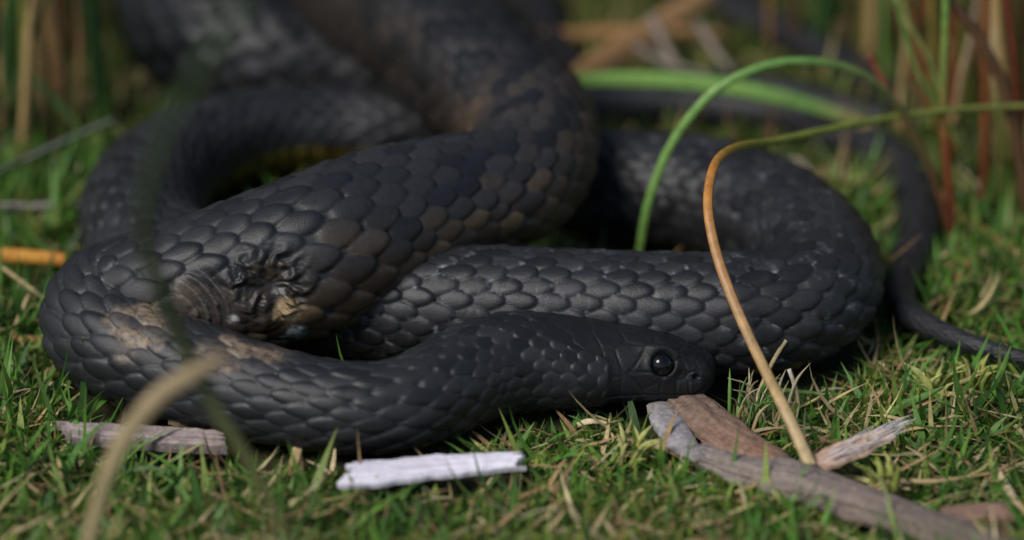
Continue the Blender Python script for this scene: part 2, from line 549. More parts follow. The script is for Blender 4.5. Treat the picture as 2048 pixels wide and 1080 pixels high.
# torn pale skin by the wound
for (x, y, rr, colr) in ((578, 628, 34, (0.30, 0.21, 0.11)), (588, 668, 32, (0.36, 0.40, 0.36)), (470, 640, 13, (0.35, 0.33, 0.30)), (880, 532, 16, (0.16, 0.14, 0.11))):
    q = spot(x, y, 16, 22)
    dd = dist_to(q) * (0.5 + 1.0 * nA)
    w = (1 - smooth(rr * 0.4, rr, dd)) * zoneA * smooth(0.35, 0.6, nB)
    c = c * (1 - w[..., None]) + np.array(colr) * w[..., None]
wet = np.clip(zoneA * (near + 0.5 * band), 0, 1)
c = c * (1 - 0.2 * wet[..., None])
wA = (band * smooth(0.55, 0.85, np.mod(arc, 1.0)) * 0.6)[..., None]
c = c * (1 - wA) + np.array([0.10, 0.08, 0.065]) * wA
hd = headm[..., None] * np.array([0.009, 0.009, 0.010])
c = c * (1 - headm[..., None]) + hd
rgh = 0.43 + 0.14 * (sid - 0.5) + 0.14 * skin + 0.05 * headm
rgh = rgh * (1 - 0.45 * wet) + 0.02 * nB
# close both ends
V = pos2.reshape(-1, 3)
idx = np.arange(nring * NP).reshape(nring, NP)
a_, b_ = idx[:-1], idx[1:]
Q = np.stack([a_, b_, np.roll(b_, -1, 1), np.roll(a_, -1, 1)], -1).reshape(-1, 4)
tip0 = len(V); tip1 = tip0 + 1
V = np.vstack([V, P[0] - T[0] * 0.2 * PX, P[-1] + T[-1] * 2 * PX])
t0 = np.stack([np.full(NP, tip0), idx[0], np.roll(idx[0], -1)], -1)
t1 = np.stack([np.full(NP, tip1), np.roll(idx[-1], -1), idx[-1]], -1)
C = np.vstack([c.reshape(-1, 3), [[.013] * 3] * 2])
RG = np.r_[np.broadcast_to(rgh, (nring, NP)).ravel(), 0.5, 0.5]
gz = at_z(690, 905, 0)
snake = thing('tiger_snake', (gz[0], gz[1], 0), 'large coiled black snake with torn puckered skin, its head resting on the stick', 'snake')
link('body', raw_mesh('snake_body', V, [Q, t0, t1], C, extra={'rgh': RG}), M_SNAKE, snake)

# eyes: set in their sockets
def uv_ball(rad, n=20, m=14, zs=1.0):
    v, f = [], []
    for i in range(m + 1):
        t = math.pi * i / m
        for j in range(n):
            p = 2 * math.pi * j / n
            v.append((rad * math.sin(t) * math.cos(p), rad * math.sin(t) * math.sin(p), rad * zs * math.cos(t)))
    for i in range(m):
        for j in range(n):
            f.append((i * n + j, i * n + (j + 1) % n, (i + 1) * n + (j + 1) % n, (i + 1) * n + j))
    return np.array(v), np.array(f)
for sg in (-1, 1):
    ir = np.argmin(np.abs(hs - EYE_S))
    ip = np.argmin(np.abs(phw - sg * math.radians(EYE_A)))
    ev, ef = uv_ball(23 * PX)
    o = link('eye', raw_mesh('eye', ev + pos[ir, ip] - nrm[ir, ip] * 10 * PX, [ef]), M_EYE, snake)

# second, slender snake behind
BODY2 = [(960, -260, 40, 44), (1020, -110, 42, 46), (1070, 0, 44, 47), (1096, 80, 44, 46), (1135, 150, 42, 44), (1230, 180, 40, 41), (1380, 176, 39, 38),
         (1540, 186, 38, 37), (1680, 220, 37, 37), (1765, 238, 37, 37), (1780, 205, 37, 37), (1728, 155, 38, 38), (1640, 103, 39, 39),
         (1540, 55, 40, 40), (1430, 5, 40, 40), (1300, -60, 38, 36), (1150, -130, 30, 28), (1020, -190, 16, 12)]
def simple_snake():
    A = axis([(x, y, z, r, 0) for x, y, z, r in BODY2], 900)
    Pq = A[:, :3]
    Tq, Uq, Sq = frames(Pq, A[:, 4] * 0)
    n = 40
    ph = np.linspace(0, 2 * math.pi, n, endpoint=False)
    off_ = (np.sin(ph)[None, :, None] * Sq[:, None] + np.cos(ph)[None, :, None] * Uq[:, None])
    L = np.r_[0, np.cumsum(np.linalg.norm(np.diff(Pq, axis=0), axis=1))] / (30 * PX)
    h = 0.03 * np.abs(np.sin(math.pi * (L[:, None] + 3 * ph[None] / math.pi))) * np.abs(np.sin(math.pi * (L[:, None] - 3 * ph[None] / math.pi)))
    v = Pq[:, None] + off_ * (A[:, 3][:, None] * (1 + h))[..., None]
    ix = np.arange(900 * n).reshape(900, n)
    f = np.stack([ix[:-1], ix[1:], np.roll(ix[1:], -1, 1), np.roll(ix[:-1], -1, 1)], -1).reshape(-1, 4)
    cc = np.full((900 * n, 3), 0.012)
    cc[:, 2] = 0.015
    vv = np.vstack([v.reshape(-1, 3), Pq[0], Pq[-1]])
    cc = np.vstack([cc, [[.02] * 3] * 2])
    k0 = np.stack([np.full(n, 900 * n), ix[0], np.roll(ix[0], -1)], -1)
    k1 = np.stack([np.full(n, 900 * n + 1), np.roll(ix[-1], -1), ix[-1]], -1)
    link('slender_snake', raw_mesh('slender_snake', vv, [f, k0, k1], cc), M_SNAKE2,
         label='slender plain black snake coil lying behind the large snake under the dry leaves', cat='snake')
simple_snake()

# ------------------------------------------------------------------ stems, blades, sticks as solid swept shapes
def sweep(path, rw, rt, cols, n=8, facing=None, jitter=0.0, seed=0, nsamp=None):
    """closed solid along a path; rw half width, rt half thickness (m, arrays), cols colour stops along it"""
    path = np.asarray(path, float)
    m = nsamp or max(12, 6 * len(path))
    Pq = spline(path, m)
    rw = np.interp(np.linspace(0, 1, m), np.linspace(0, 1, len(rw)), rw)
    rt = np.interp(np.linspace(0, 1, m), np.linspace(0, 1, len(rt)), rt)
    Tq = norm(np.gradient(Pq, axis=0))
    f = np.array(facing if facing is not None else -FWD, float)
    Sq = norm(np.cross(Tq, f))
    Nq = norm(np.cross(Sq, Tq))
    ph = np.linspace(0, 2 * math.pi, n, endpoint=False)
    v = Pq[:, None] + np.cos(ph)[None, :, None] * (Sq * rw[:, None])[:, None] + np.sin(ph)[None, :, None] * (Nq * rt[:, None])[:, None]
    if jitter:
        q = v.reshape(-1, 3)
        ang = np.tile(ph, m)
        al = np.repeat(np.linspace(0, 1, m), n)
        k = np.stack([np.cos(ang) * 2.2, np.sin(ang) * 2.2, al * 3 + seed], -1)
        g = fbm(k, 2.2, 3) - 0.5
        g2 = np.abs(fbm(np.stack([np.cos(ang) * 7, np.sin(ang) * 7, al * 4 + seed], -1), 1.5, 3) - 0.5) - 0.1
        ctr = np.repeat(Pq, n, 0)
        q = ctr + (q - ctr) * (1 + jitter * (1.5 * g - 2.2 * g2))[:, None]
        v = q.reshape(m, n, 3)
    cols = np.asarray(cols, float)
    tt = np.linspace(0, 1, m)
    cc = np.stack([np.interp(tt, np.linspace(0, 1, len(cols)), cols[:, k]) for k in range(3)], -1)
    cc = np.repeat(cc, n, 0)
    if jitter:
        cc = cc * (0.55 + 0.9 * fbm(np.stack([np.cos(ang) * 7, np.sin(ang) * 7, al * 4 + seed], -1), 1.6, 3))[:, None]
    ix = np.arange(m * n).reshape(m, n)
    f4 = np.stack([ix[:-1], np.roll(ix[:-1], -1, 1), np.roll(ix[1:], -1, 1), ix[1:]], -1).reshape(-1, 4)
    vv = np.vstack([v.reshape(-1, 3), Pq[0], Pq[-1]])
    cc = np.vstack([cc, cc[0], cc[-1]])
    k0 = np.stack([np.full(n, m * n), np.roll(ix[0], -1), ix[0]], -1)
    k1 = np.stack([np.full(n, m * n + 1), ix[-1], np.roll(ix[-1], -1)], -1)
    return vv, [f4, k0, k1], cc

def swept(name, path, rw, rt, cols, mat, label=None, cat=None, group=None, parent=None, **kw):
    v, f, cc = sweep(path, rw, rt, cols, **kw)
    return link(name, raw_mesh(name, v, f, cc), mat, parent, label, cat, group)

def rows(pts):                      # (x, y, ground row)
    return [at_row(*p) for p in pts]
def W(*a): return [x * PX for x in a]

GREEN = (0.10, 0.21, 0.045); LGREEN = (0.15, 0.28, 0.06); DGREEN = (0.03, 0.075, 0.018); OLIVE = (0.13, 0.14, 0.03)
RED = (0.17, 0.04, 0.018); ORANGE = (0.42, 0.17, 0.03); TAN = (0.36, 0.24, 0.10); STRAW = (0.45, 0.34, 0.18); BROWN = (0.22, 0.12, 0.05)
GREY = (0.17, 0.14, 0.12)

swept('rush_leaf', rows([(1268, 575, 560), (1278, 505, 556), (1300, 395, 552), (1345, 285, 545), (1420, 190, 540), (1510, 138, 530), (1600, 122, 522),
                         (1690, 134, 515), (1760, 172, 508), (1815, 240, 500), (1855, 330, 495), (1885, 410, 490), (1907, 484, 486)]),
      W(7, 9, 9, 9, 8, 7, 7), W(3, 4, 4, 4, 4, 4, 5), [LGREEN, LGREEN, LGREEN, GREEN, (.11, .12, .04), (.12, .07, .03), RED], M_STEM,
      'bright green rush leaf arching over the coils, its end turning dull red', 'leaf', nsamp=90)
swept('rush_leaf', rows([(2290, 470, 465), (2270, 320, 466), (2215, 225, 468), (2140, 208, 470), (2045, 212, 475), (1930, 217, 482), (1800, 232, 500), (1670, 256, 545), (1550, 282, 600), (1475, 294, 660),
                         (1432, 325, 710), (1416, 395, 755), (1424, 470, 785), (1447, 550, 810), (1483, 640, 845), (1530, 740, 890), (1580, 840, 940), (1645, 985, 985)]),
      W(5, 5, 6, 7, 8, 9, 10, 10, 12), W(4, 4, 4, 4, 4, 4, 5, 5, 5), [OLIVE, OLIVE, OLIVE, OLIVE, (.16, .2, .03), (.2, .2, .03), ORANGE, (.36, .17, .05), (.36, .2, .08), TAN, STRAW], M_STEM,
      'thin withered rush leaf hooked across the coil, orange at its bend and tan below', 'leaf', nsamp=110)
swept('rush_leaf', rows([(1060, 172, 285), (1120, 163, 288), (1250, 158, 295), (1400, 166, 305), (1540, 190, 315), (1650, 220, 322), (1740, 256, 330), (1830, 310, 345)]),
      W(10, 14, 17, 18, 17, 15, 11, 4), W(3, 4, 4, 4, 4, 4, 4, 2), [LGREEN, LGREEN, LGREEN, LGREEN, GREEN, (.2, .16, .06), BROWN], M_LEAF,
      'broad green leaf lying along the thin tail, brown towards its tip', 'leaf', nsamp=60)
swept('rush_leaf', rows([(720, 1330, 1320), (580, 1080, 1320), (505, 935, 1325), (435, 825, 1330), (385, 730, 1340), (338, 620, 1380), (300, 520, 1440), (290, 420, 1540), (325, 285, 1660), (385, 170, 1760), (470, 20, 1880), (560, -140, 2000)]),
      W(6, 8, 10, 12, 13, 13, 12, 11, 9, 6), W(2.5, 3, 3, 3, 3, 3, 3, 3, 2, 2), [(.16, .14, .05), (.12, .13, .05), (.09, .12, .05), (.06, .09, .05), (.06, .1, .035)], M_LEAF,
      'dull green grass leaf leaning up in front of the torn bend of the large snake', 'leaf', nsamp=70)
swept('bent_straw', rows([(450, 710, 1340), (395, 742, 1345), (330, 782, 1350), (275, 840, 1350), (235, 905, 1350), (205, 985, 1350), (165, 1150, 1345), (140, 1350, 1340)]),
      W(9, 14, 16, 16, 15, 13, 12, 11), W(5, 7, 8, 8, 8, 7), [(.24, .18, .10), (.30, .23, .13), (.34, .27, .14), (.34, .29, .14)], M_LEAF,
      'bent tan straw sticking up before the neck of the large snake', 'straw', nsamp=40)
# dry leaves behind, top middle
swept('dry_leaf', rows([(1120, 170, 250), (1180, 135, 225), (1290, 70, 150), (1400, 0, 70), (1480, -60, -10)]), W(10, 26, 30, 28, 20), W(3, 4, 5, 5, 4),
      [BROWN, (.34, .19, .08), (.38, .22, .10), (.4, .24, .1)], M_LEAF, 'broad brown dry leaf slanting behind the large snake', 'leaf', nsamp=40)
swept('dry_leaf', rows([(1080, 70, 140), (1190, 66, 135), (1320, 62, 128), (1450, 66, 120)]), W(10, 15, 13, 8), W(3, 4, 4, 3),
      [BROWN, (.3, .16, .06), (.26, .15, .07)], M_LEAF, 'narrow brown dry leaf lying level behind the broad dry leaf', 'leaf', nsamp=30)
for pts, w_, lab in (([(1300, 30, 150), (1340, 110, 190), (1375, 160, 215)], 11, 'short grey stalk crossing beneath the broad dry leaf'),
                     ([(1395, 45, 140), (1430, 100, 180), (1480, 170, 225)], 10, 'pale grey stalk leaning down to the broad green leaf'),
                     ([(1270, 90, 190), (1330, 125, 200), (1420, 150, 215)], 9, 'thin grey stalk lying above the broad green leaf'),
                     ([(1560, 330, 400), (1600, 320, 410), (1650, 380, 430)], 5, 'thin grey stalk on the ground inside the bend of the tail')):
    swept('dry_stalk', rows(pts), W(w_, w_ * .9, w_ * .6), W(4, 4, 3), [GREY, (.22, .18, .14), GREY], M_LEAF, lab, 'stalk', nsamp=20)

# rush tuft on the right: single stems
def tuft(name, label, base, stems, mat=M_STEM):
    b = at_z(base[0], base[1], 0)
    t = thing(name, (b[0], b[1], 0), label, 'rush')
    for pts, w_, cols in stems:
        w_ = w_ if isinstance(w_, (tuple, list)) else (w_, w_, w_ * .8)
        swept('stem', rows(pts), W(*w_), W(*[x * .55 for x in w_]), cols, mat, parent=t, nsamp=26)
    return t
def V_(x0, y0, x1, y1, row, bend=0):   # near-vertical stem from its foot up past the frame
    xm, ym = (x0 + x1) / 2 + bend, (y0 + y1) / 2
    return [(x0, y0, row), (xm, ym, row - 2), (x1, y1, row - 4), (x1 + (x1 - x0) * .4, y1 - 140, row - 6)]
right = [
    (V_(1908, 486, 1892, 0, 486, -12), 9, [RED, (.2, .05, .02), (.16, .22, .05), LGREEN, LGREEN]),
    (V_(1968, 432, 1972, 0, 430, 0), 9, [RED, (.2, .06, .02), (.22, .09, .03), RED]),
    (V_(2018, 330, 1998, 40, 400, 6), 9, [OLIVE, TAN, (.4, .27, .11)]),
    (V_(2000, 400, 2012, 0, 395, -6), 8, [(.14, .14, .04), OLIVE, GREEN]),
    (V_(2042, 440, 2030, 0, 425, 4), 9, [DGREEN, (.08, .1, .02), RED]),
    (V_(1876, 270, 1815, 0, 330, 0), 7, [RED, (.25, .08, .03), RED]),
    (V_(1866, 260, 1864, 0, 330, 2), 8, [OLIVE, (.18, .15, .03), (.17, .14, .03)]),
    (V_(1904, 320, 1906, 0, 340, 2), 6, [RED, RED, (.2, .06, .02)]),
    (V_(1800, 260, 1812, 90, 320, -3), 8, [TAN, (.3, .2, .09), TAN]),
    (V_(1905, 250, 1945, 60, 340, -3), 7, [TAN, (.33, .23, .14), (.25, .2, .14)]),
    (V_(2000, 240, 1985, 30, 360, 2), 12, [OLIVE, STRAW, (.4, .26, .1)]),
    (V_(1890, 215, 1818, 40, 420, 10), 6, [GREEN, (.2, .2, .06), GREEN]),
    (V_(1930, 310, 1830, 130, 420, 0), 5, [OLIVE, GREEN, LGREEN]),
    (V_(1760, 300, 1768, 0, 255, 5), 7, [OLIVE, GREEN, (.12, .2, .05)]),
    (V_(1672, 40, 1668, -40, 120, 0), 14, [GREEN, LGREEN, LGREEN]),
]
tuft('rush_tuft', 'tall tuft of red, tan and green rush stems beyond the bend of the tail', (1908, 486), right)
swept('fallen_rush', rows([(1738, 110, 470), (1765, 160, 474), (1800, 225, 480), (1835, 290, 486)]), W(6, 7, 6), W(5, 5, 5), [RED, (.22, .07, .03), (.14, .08, .03)], M_STEM,
      'short dull red stem end lying against the arching green leaf', 'rush', nsamp=24)
swept('fallen_rush', rows([(1880, 385, 420), (1930, 440, 455), (1975, 468, 482), (2040, 512, 525), (2110, 560, 570)]), W(9, 11, 11, 10), W(7, 8, 8, 7),
      [(.3, .16, .05), (.36, .2, .06), (.3, .17, .06)], M_STEM, 'orange brown fallen rush stem on the grass below the tall tuft', 'rush', nsamp=30)
swept('fallen_rush', rows([(1955, 500, 520), (1925, 545, 560), (1872, 640, 650)]), W(6, 7, 5), W(5, 6, 5), [(.25, .13, .05), (.3, .15, .05), BROWN], M_STEM,
      'short orange brown twig leaning beside the end of the tail', 'rush', nsamp=20)
# left tuft
left = [
    (V_(42, 285, 38, 0, 300, -3), (15, 17, 17), [GREEN, (.06, .15, .03), DGREEN]),
    (V_(128, 270, 95, 0, 300, 4), (14, 17, 18), [(.3, .14, .06), (.3, .17, .07), (.36, .24, .1)]),
    (V_(202, 240, 182, 0, 290, 3), (16, 18, 18), [DGREEN, DGREEN, (.02, .05, .015)]),
    (V_(8, 300, -8, 90, 320, 12), 13, [BROWN, TAN, STRAW]),
    ([(60, 150, 310), (110, 200, 315), (165, 268, 318)], (4, 8, 6), [GREEN, GREEN, DGREEN]),
    ([(-20, 350, 400), (60, 316, 396), (140, 278, 392), (235, 238, 388)], (8, 9, 8), [(.012, .03, .008), (.01, .025, .007), (.012, .03, .008)]),
    ([(-20, 260, 330), (20, 200, 330), (70, 60, 325), (110, -60, 320)], 7, [BROWN, DGREEN, DGREEN]),
    ([(150, 300, 310), (160, 120, 306), (150, -60, 300)], 8, [DGREEN, BROWN, (.1, .06, .03)]),
]
tuft('rush_tuft', 'tuft of wide green and brown rush stems behind the left loop of the snake', (60, 300), left)
for nm, pts, w_, t_, cols, lab in (
    ('dry_stalk', [(-30, 412, 452), (60, 412, 452), (172, 409, 450)], 7, 5, [GREY, (.3, .26, .24), GREY], 'pale grey stalk on the grass beside the left loop of the snake'),
    ('orange_stalk', [(-40, 508, 560), (60, 514, 564), (132, 520, 568)], 15, 10, [ORANGE, (.5, .24, .04), (.4, .16, .03)], 'thick glossy orange stalk lying on the grass by the snake'),
    ('brown_stalk', [(-30, 674, 690), (40, 678, 692), (112, 682, 694)], 8, 7, [BROWN, (.3, .17, .06), BROWN], 'thin brown stalk poking out from under the bend of the snake'),
    ('straw', [(-20, 518, 620), (50, 568, 632), (112, 618, 645)], 4, 3, [STRAW, STRAW, (.3, .34, .1)], 'thin straw leaning on the bend of the large snake'),
    ('straw', [(58, 588, 650), (40, 630, 668), (18, 680, 690)], 4, 3, [STRAW, STRAW, TAN], 'short pale straw propped below the leaning straw')):
    swept(nm, rows(pts), W(w_, w_, w_ * .9), W(t_, t_, t_), cols, M_LEAF, lab, 'stalk', nsamp=20)

# background tufts further off
def back_tuft(x, row, n, spread, label, pal, hmin=90, hmax=230):
    b = at_z(x, row, 0)
    t = thing('rush_tuft', (b[0], b[1], 0), label, 'rush')
    for k in range(n):
        p0 = b + np.array([random.gauss(0, spread), random.gauss(0, spread * .6), 0])
        h = random.uniform(hmin, hmax) * 1e-3
        lean = np.array([random.gauss(0, .28), random.gauss(0, .2), 0]) * h
        p0[2] = -0.004
        w_ = random.uniform(7, 15)
        c0 = random.choice(pal); c1 = random.choice(pal)
        swept('stem', [p0, p0 + lean * .25 + [0, 0, h * .5], p0 + lean + [0, 0, h]], W(w_, w_, 2), W(w_ * .5, w_ * .5, 1), [c0, c0, c1], M_STEM, parent=t, nsamp=10, n=6)
PALS = [DGREEN, BROWN, (.12, .06, .03), TAN, RED, OLIVE, GREEN]
back_tuft(2010, 250, 34, .020, 'dense brown and green rush tuft standing behind the red stems', PALS)
back_tuft(1800, 120, 26, .022, 'brown and olive rush tuft standing behind the slender snake', [DGREEN, BROWN, TAN, OLIVE, (.1, .06, .03)])
back_tuft(1560, -60, 22, .03, 'low dark green rush tuft far behind the broad dry leaf', [DGREEN, (.05, .05, .02), BROWN, OLIVE], 60, 120)
back_tuft(120, 120, 26, .024, 'dark green and brown rush tuft far behind the left loop', [DGREEN, DGREEN, (.06, .05, .02), BROWN])
back_tuft(-60, 330, 16, .014, 'green rush tuft by the orange stalk', [GREEN, DGREEN, OLIVE, TAN])
back_tuft(2130, 420, 18, .014, 'mixed green and red rush tuft beside the fallen rush stem', PALS)
back_tuft(700, -160, 30, .05, 'dark rush tuft standing far behind the large snake', [DGREEN, (.04, .04, .02), (.06, .04, .02), OLIVE])
back_tuft(1250, -170, 30, .05, 'dark brown rush tuft standing far behind the dry leaves', [DGREEN, (.04, .04, .02), (.08, .05, .02), BROWN])

# ------------------------------------------------------------------ wood
base = at_z(1420, 900, 0)
br = thing('broken_branch', (base[0], base[1], 0), 'weathered grey brown broken branch running from beneath the snake head', 'branch')
def zpts(pts):
    return [at_z(x, y, z * PX) for x, y, z in pts]
swept('branch_wood', zpts([(1392, 905, 16), (1480, 935, 18), (1580, 962, 20), (1700, 1000, 20), (1830, 1045, 20), (1960, 1095, 20), (2080, 1150, 20)]),
      W(28, 52, 52, 46, 42, 44, 46), W(14, 24, 27, 26, 26, 28, 28), [(.19, .155, .135), (.19, .155, .135), (.16, .125, .105), (.14, .11, .09), (.14, .11, .09)], M_WOOD, parent=br,
      n=48, facing=(0, 0, 1), jitter=.38, seed=3, nsamp=90)
swept('brown_strip', zpts([(1335, 790, 20), (1372, 806, 24), (1420, 845, 26), (1480, 890, 28), (1545, 925, 28), (1600, 960, 20)]),
      W(28, 44, 46, 44, 36, 12), W(10, 18, 20, 20, 18, 8), [(.13, .09, .07), (.15, .105, .08), (.19, .12, .085), (.21, .12, .08), (.14, .105, .085)], M_WOOD, parent=br,
      n=48, facing=(0, 0, 1), jitter=.34, seed=9, nsamp=80)
swept('grey_strip', zpts([(1316, 810, 24), (1336, 845, 27), (1362, 885, 28), (1405, 920, 24)]), W(22, 32, 30, 16), W(8, 11, 11, 8),
      [(.22, .20, .195), (.26, .24, .24), (.26, .24, .24), (.20, .17, .16)], M_WOOD, parent=br, n=26, facing=(0, 0, 1), jitter=.12, seed=21, nsamp=60)

def chip(name, corners, zs, thick, col, mat, label, cat, nu=48, nv=16, seed=0, rag=0.22, parent=None):
    """slab between four pixel corners (TL, TR, BR, BL), ragged ends"""
    q = [at_z(x, y, z * PX) for (x, y), z in zip(corners, zs)]
    u = np.linspace(0, 1, nu)[:, None]; v = np.linspace(0, 1, nv)[None]
    g = lambda a: np.asarray(a)[None, None]
    ur = u + (fbm(np.stack([np.zeros(nv), np.linspace(0, 9, nv), np.full(nv, seed)], -1), 1.3, 3)[None] - .5) * rag * (np.abs(u - .5) * 2) ** 8
    vr = v + (fbm(np.stack([np.linspace(0, 9, nu), np.zeros(nu), np.full(nu, seed + 4.)], -1), 1.1, 3)[:, None] - .5) * .22 * np.abs(v - .5) * 2
    ur, vr = ur[..., None], vr[..., None]
    top = g(q[0]) * (1 - ur) * (1 - vr) + g(q[1]) * ur * (1 - vr) + g(q[2]) * ur * vr + g(q[3]) * (1 - ur) * vr
    pn_ = np.stack([np.repeat(np.linspace(0, 2, nu), nv), np.tile(np.linspace(0, 5, nv), nu), np.full(nu * nv, seed + 1.)], -1)
    rl = (fbm(pn_, 2.0, 3) - .5)
    edge = (1 - (np.abs(v - .5) * 2) ** 6) * np.ones_like(u)
    top = top + np.array([0, 0, 1.0]) * ((rl * 7).reshape(nu, nv) * PX + (edge - 1) * 3 * PX)[..., None]
    bot = top - np.array([0, 0, thick * PX])
    V2 = np.vstack([top.reshape(-1, 3), bot.reshape(-1, 3)])
    ix = np.arange(nu * nv).reshape(nu, nv); n0 = nu * nv
    f = [np.stack([ix[:-1, :-1], ix[:-1, 1:], ix[1:, 1:], ix[1:, :-1]], -1).reshape(-1, 4)]
    f.append(f[0][:, ::-1] + n0)
    ring = np.r_[ix[0, :], ix[1:, -1], ix[-1, -2::-1], ix[-2:0:-1, 0]]
    rn = np.roll(ring, -1)
    f.append(np.stack([ring, ring + n0, rn + n0, rn], -1))
    gr = fbm(np.stack([np.repeat(np.linspace(0, 1.5, nu), nv), np.tile(np.linspace(0, 14, nv), nu), np.full(nu * nv, seed + 7.)], -1), 1.5, 3)
    cc = np.array(col)[None] * (0.45 + 1.05 * gr)[:, None]
    me = raw_mesh(name, V2, f, np.vstack([cc, cc * .8]), smooth_shade=False)
    return link(name, me, mat, parent, label, cat)
chip('wood_chip', [(712, 918), (1036, 900), (1042, 930), (684, 968)], (62, 60, 50, 52), 9, (.62, .58, .64), M_CHIP,
     'bright whitish splinter of wood lying on the grass before the neck of the snake', 'wood chip', seed=2)
chip('wood_chip', [(120, 836), (440, 858), (452, 890), (150, 872)], (52, 52, 42, 42), 18, (.26, .21, .195), M_WOOD,
     'grey brown length of bark lying under the bent straw', 'wood chip', seed=5)
chip('wood_chip', [(330, 815), (470, 838), (480, 862), (340, 838)], (44, 44, 38, 38), 8, (.26, .18, .11), M_WOOD,
     'brown strip of bark against the neck of the snake above the grey bark', 'wood chip', seed=6, nu=24)
chip('wood_chip', [(1880, 1010), (2010, 1000), (2030, 1030), (1890, 1035)], (34, 34, 26, 26), 10, (.2, .12, .09), M_WOOD,
     'flat reddish brown flake of bark on the grass below the branch', 'wood chip', seed=8, nu=24)
fb = at_z(1700, 900, 0)
fr_ = thing('frayed_bark', (fb[0], fb[1], 0), 'short frayed pinkish bark strip with loose fibres beside the branch', 'bark')
swept('strip', zpts([(1615, 938, 30), (1665, 915, 42), (1725, 890, 52), (1785, 864, 58)]), W(18, 25, 24, 15), W(4, 5, 4, 2), [(.34, .22, .16), (.42, .27, .19), (.42, .28, .2), (.5, .38, .3)],
      M_WOOD, parent=fr_, n=16, jitter=.3, seed=5, nsamp=40, facing=(0, -.4, 1))
for k in range(26):
    x0, y0 = 1640 + k * 4.6 + random.uniform(-8, 8), 925 - k * 2.1 + random.uniform(-14, 14)
    ln = random.uniform(50, 100)
    swept('fibre', zpts([(x0, y0, 50), (x0 + ln * .5, y0 - ln * .22 - 3, 60), (x0 + ln, y0 - ln * .42 + random.uniform(-14, 5), 66)]), W(1.6, 1.4, .7), W(1.4, 1.2, .6),
          [(.5, .42, .38), (.6, .54, .52), (.62, .56, .55)], M_LEAF, parent=fr_, n=5, nsamp=8)
# single dead blades
for nm, pts, w_, cols, lab in (
    ('dead_blade', [(1225, 888, 900), (1290, 886, 905), (1350, 905, 915), (1375, 930, 935)], 9, [(.6, .44, .25), (.6, .45, .28), (.45, .25, .12)], 'curled cream and brown dead blade lying left of the grey strip of the branch'),
    ('dead_blade', [(1150, 852, 862), (1180, 843, 866), (1215, 846, 870)], 6, [STRAW, (.6, .5, .33), STRAW], 'small pale dead blade in the grass below the snake jaw'),
    ('dead_blade', [(1572, 680, 790), (1545, 725, 795), (1515, 790, 806), (1492, 850, 850)], 4, [(.42, .34, .18), STRAW, (.4, .36, .16)], 'thin dry blade standing by the withered hooked leaf, tip against the coil'),
    ('dead_blade', [(1578, 738, 815), (1590, 775, 820), (1597, 810, 825), (1590, 850, 850)], 4, [(.62, .54, .44), STRAW, (.3, .3, .1)], 'pale curved dry blade standing right of the withered hooked leaf'),
    ('dead_blade', [(600, 880, 930), (588, 930, 945), (578, 975, 975)], 10, [STRAW, TAN, (.4, .26, .12)], 'pale dry blade standing left of the whitish splinter'),
    ('dead_blade', [(1700, 985, 990), (1780, 965, 985), (1880, 962, 980), (1990, 945, 962)], 5, [TAN, STRAW, TAN], 'long dry blade lying on the grass above the branch end'),
    ('dead_blade', [(1990, 935, 945), (2020, 985, 992), (2055, 1030, 1035)], 9, [STRAW, (.5, .4, .25), TAN], 'wide pale dry blade lying near the reddish bark flake'),
    ('dead_blade', [(1880, 786, 800), (1940, 796, 806), (2010, 802, 812), (2080, 800, 812)], 6, [TAN, STRAW, (.4, .28, .14)], 'dry twisted blade lying beside the pale moss sprig'),
    ('dead_blade', [(30, 842, 850), (90, 850, 856), (130, 862, 868), (190, 892, 895)], 7, [TAN, STRAW, (.5, .38, .2)], 'dry blade lying over the left end of the grey bark'),
    ('dead_blade', [(-20, 898, 903), (60, 904, 908), (140, 910, 914)], 5, [TAN, STRAW, TAN], 'thin dry blade lying below the grey bark')):
    swept(nm, rows(pts), W(w_, w_, w_ * .4), W(1.6, 1.6, 1), cols, M_LEAF, lab, 'dead blade', nsamp=22, n=6)
for pts, w_, lab in (([(1770, 838, 842), (1810, 810, 838), (1850, 792, 836), (1890, 772, 834)], 9, 'wide green grass blade slanting up beyond the frayed bark'),
                     ([(1560, 780, 800), (1610, 785, 805), (1670, 790, 812)], 5, 'bright green grass blade lying level behind the hooked leaf'),
                     ([(1985, 780, 800), (2005, 740, 798), (2022, 692, 796)], 7, 'upright green grass blade crossing the tail tip'),
                     ([(1265, 845, 862), (1283, 800, 860), (1290, 770, 858)], 0, '')):
    if lab:
        swept('wide_grass', rows(pts), W(w_ * .8, w_, w_ * .8, 1), W(1.5, 1.5, 1.5, .8), [GREEN, LGREEN, GREEN], M_GRASS, lab, 'grass blade', nsamp=18, n=6)

# ground pressed flat under the wood, where no blades stand
CLEAR = []
def press(pts, r):
    for q in spline(np.array([at_z(x, y, 0) for x, y in pts]), 40):
        CLEAR.append((q[0], q[1], r * PX))
press([(1345, 800), (1400, 860), (1480, 910), (1560, 950)], 62)
press([(1325, 815), (1355, 880), (1400, 920)], 46)
press([(1560, 955), (1700, 1000), (1830, 1045), (1960, 1095)], 52)
press([(715, 975), (860, 965), (1020, 955)], 44)
press([(160, 895), (300, 905), (430, 915)], 40)
press([(1650, 945), (1770, 900)], 30)
press([(1890, 1030), (2010, 1025)], 34)
press([(-40, 550), (130, 556)], 34)
for mx, my in ((1855, 790), (1775, 985), (1945, 775), (1270, 925)):
    press([(mx - 8, my + 12), (mx + 8, my + 12)], 32)
press([(930, 880), (1050, 845), (1180, 822), (1300, 812)], 34)  # blades left out so dark soil stands in for shade below head and neck
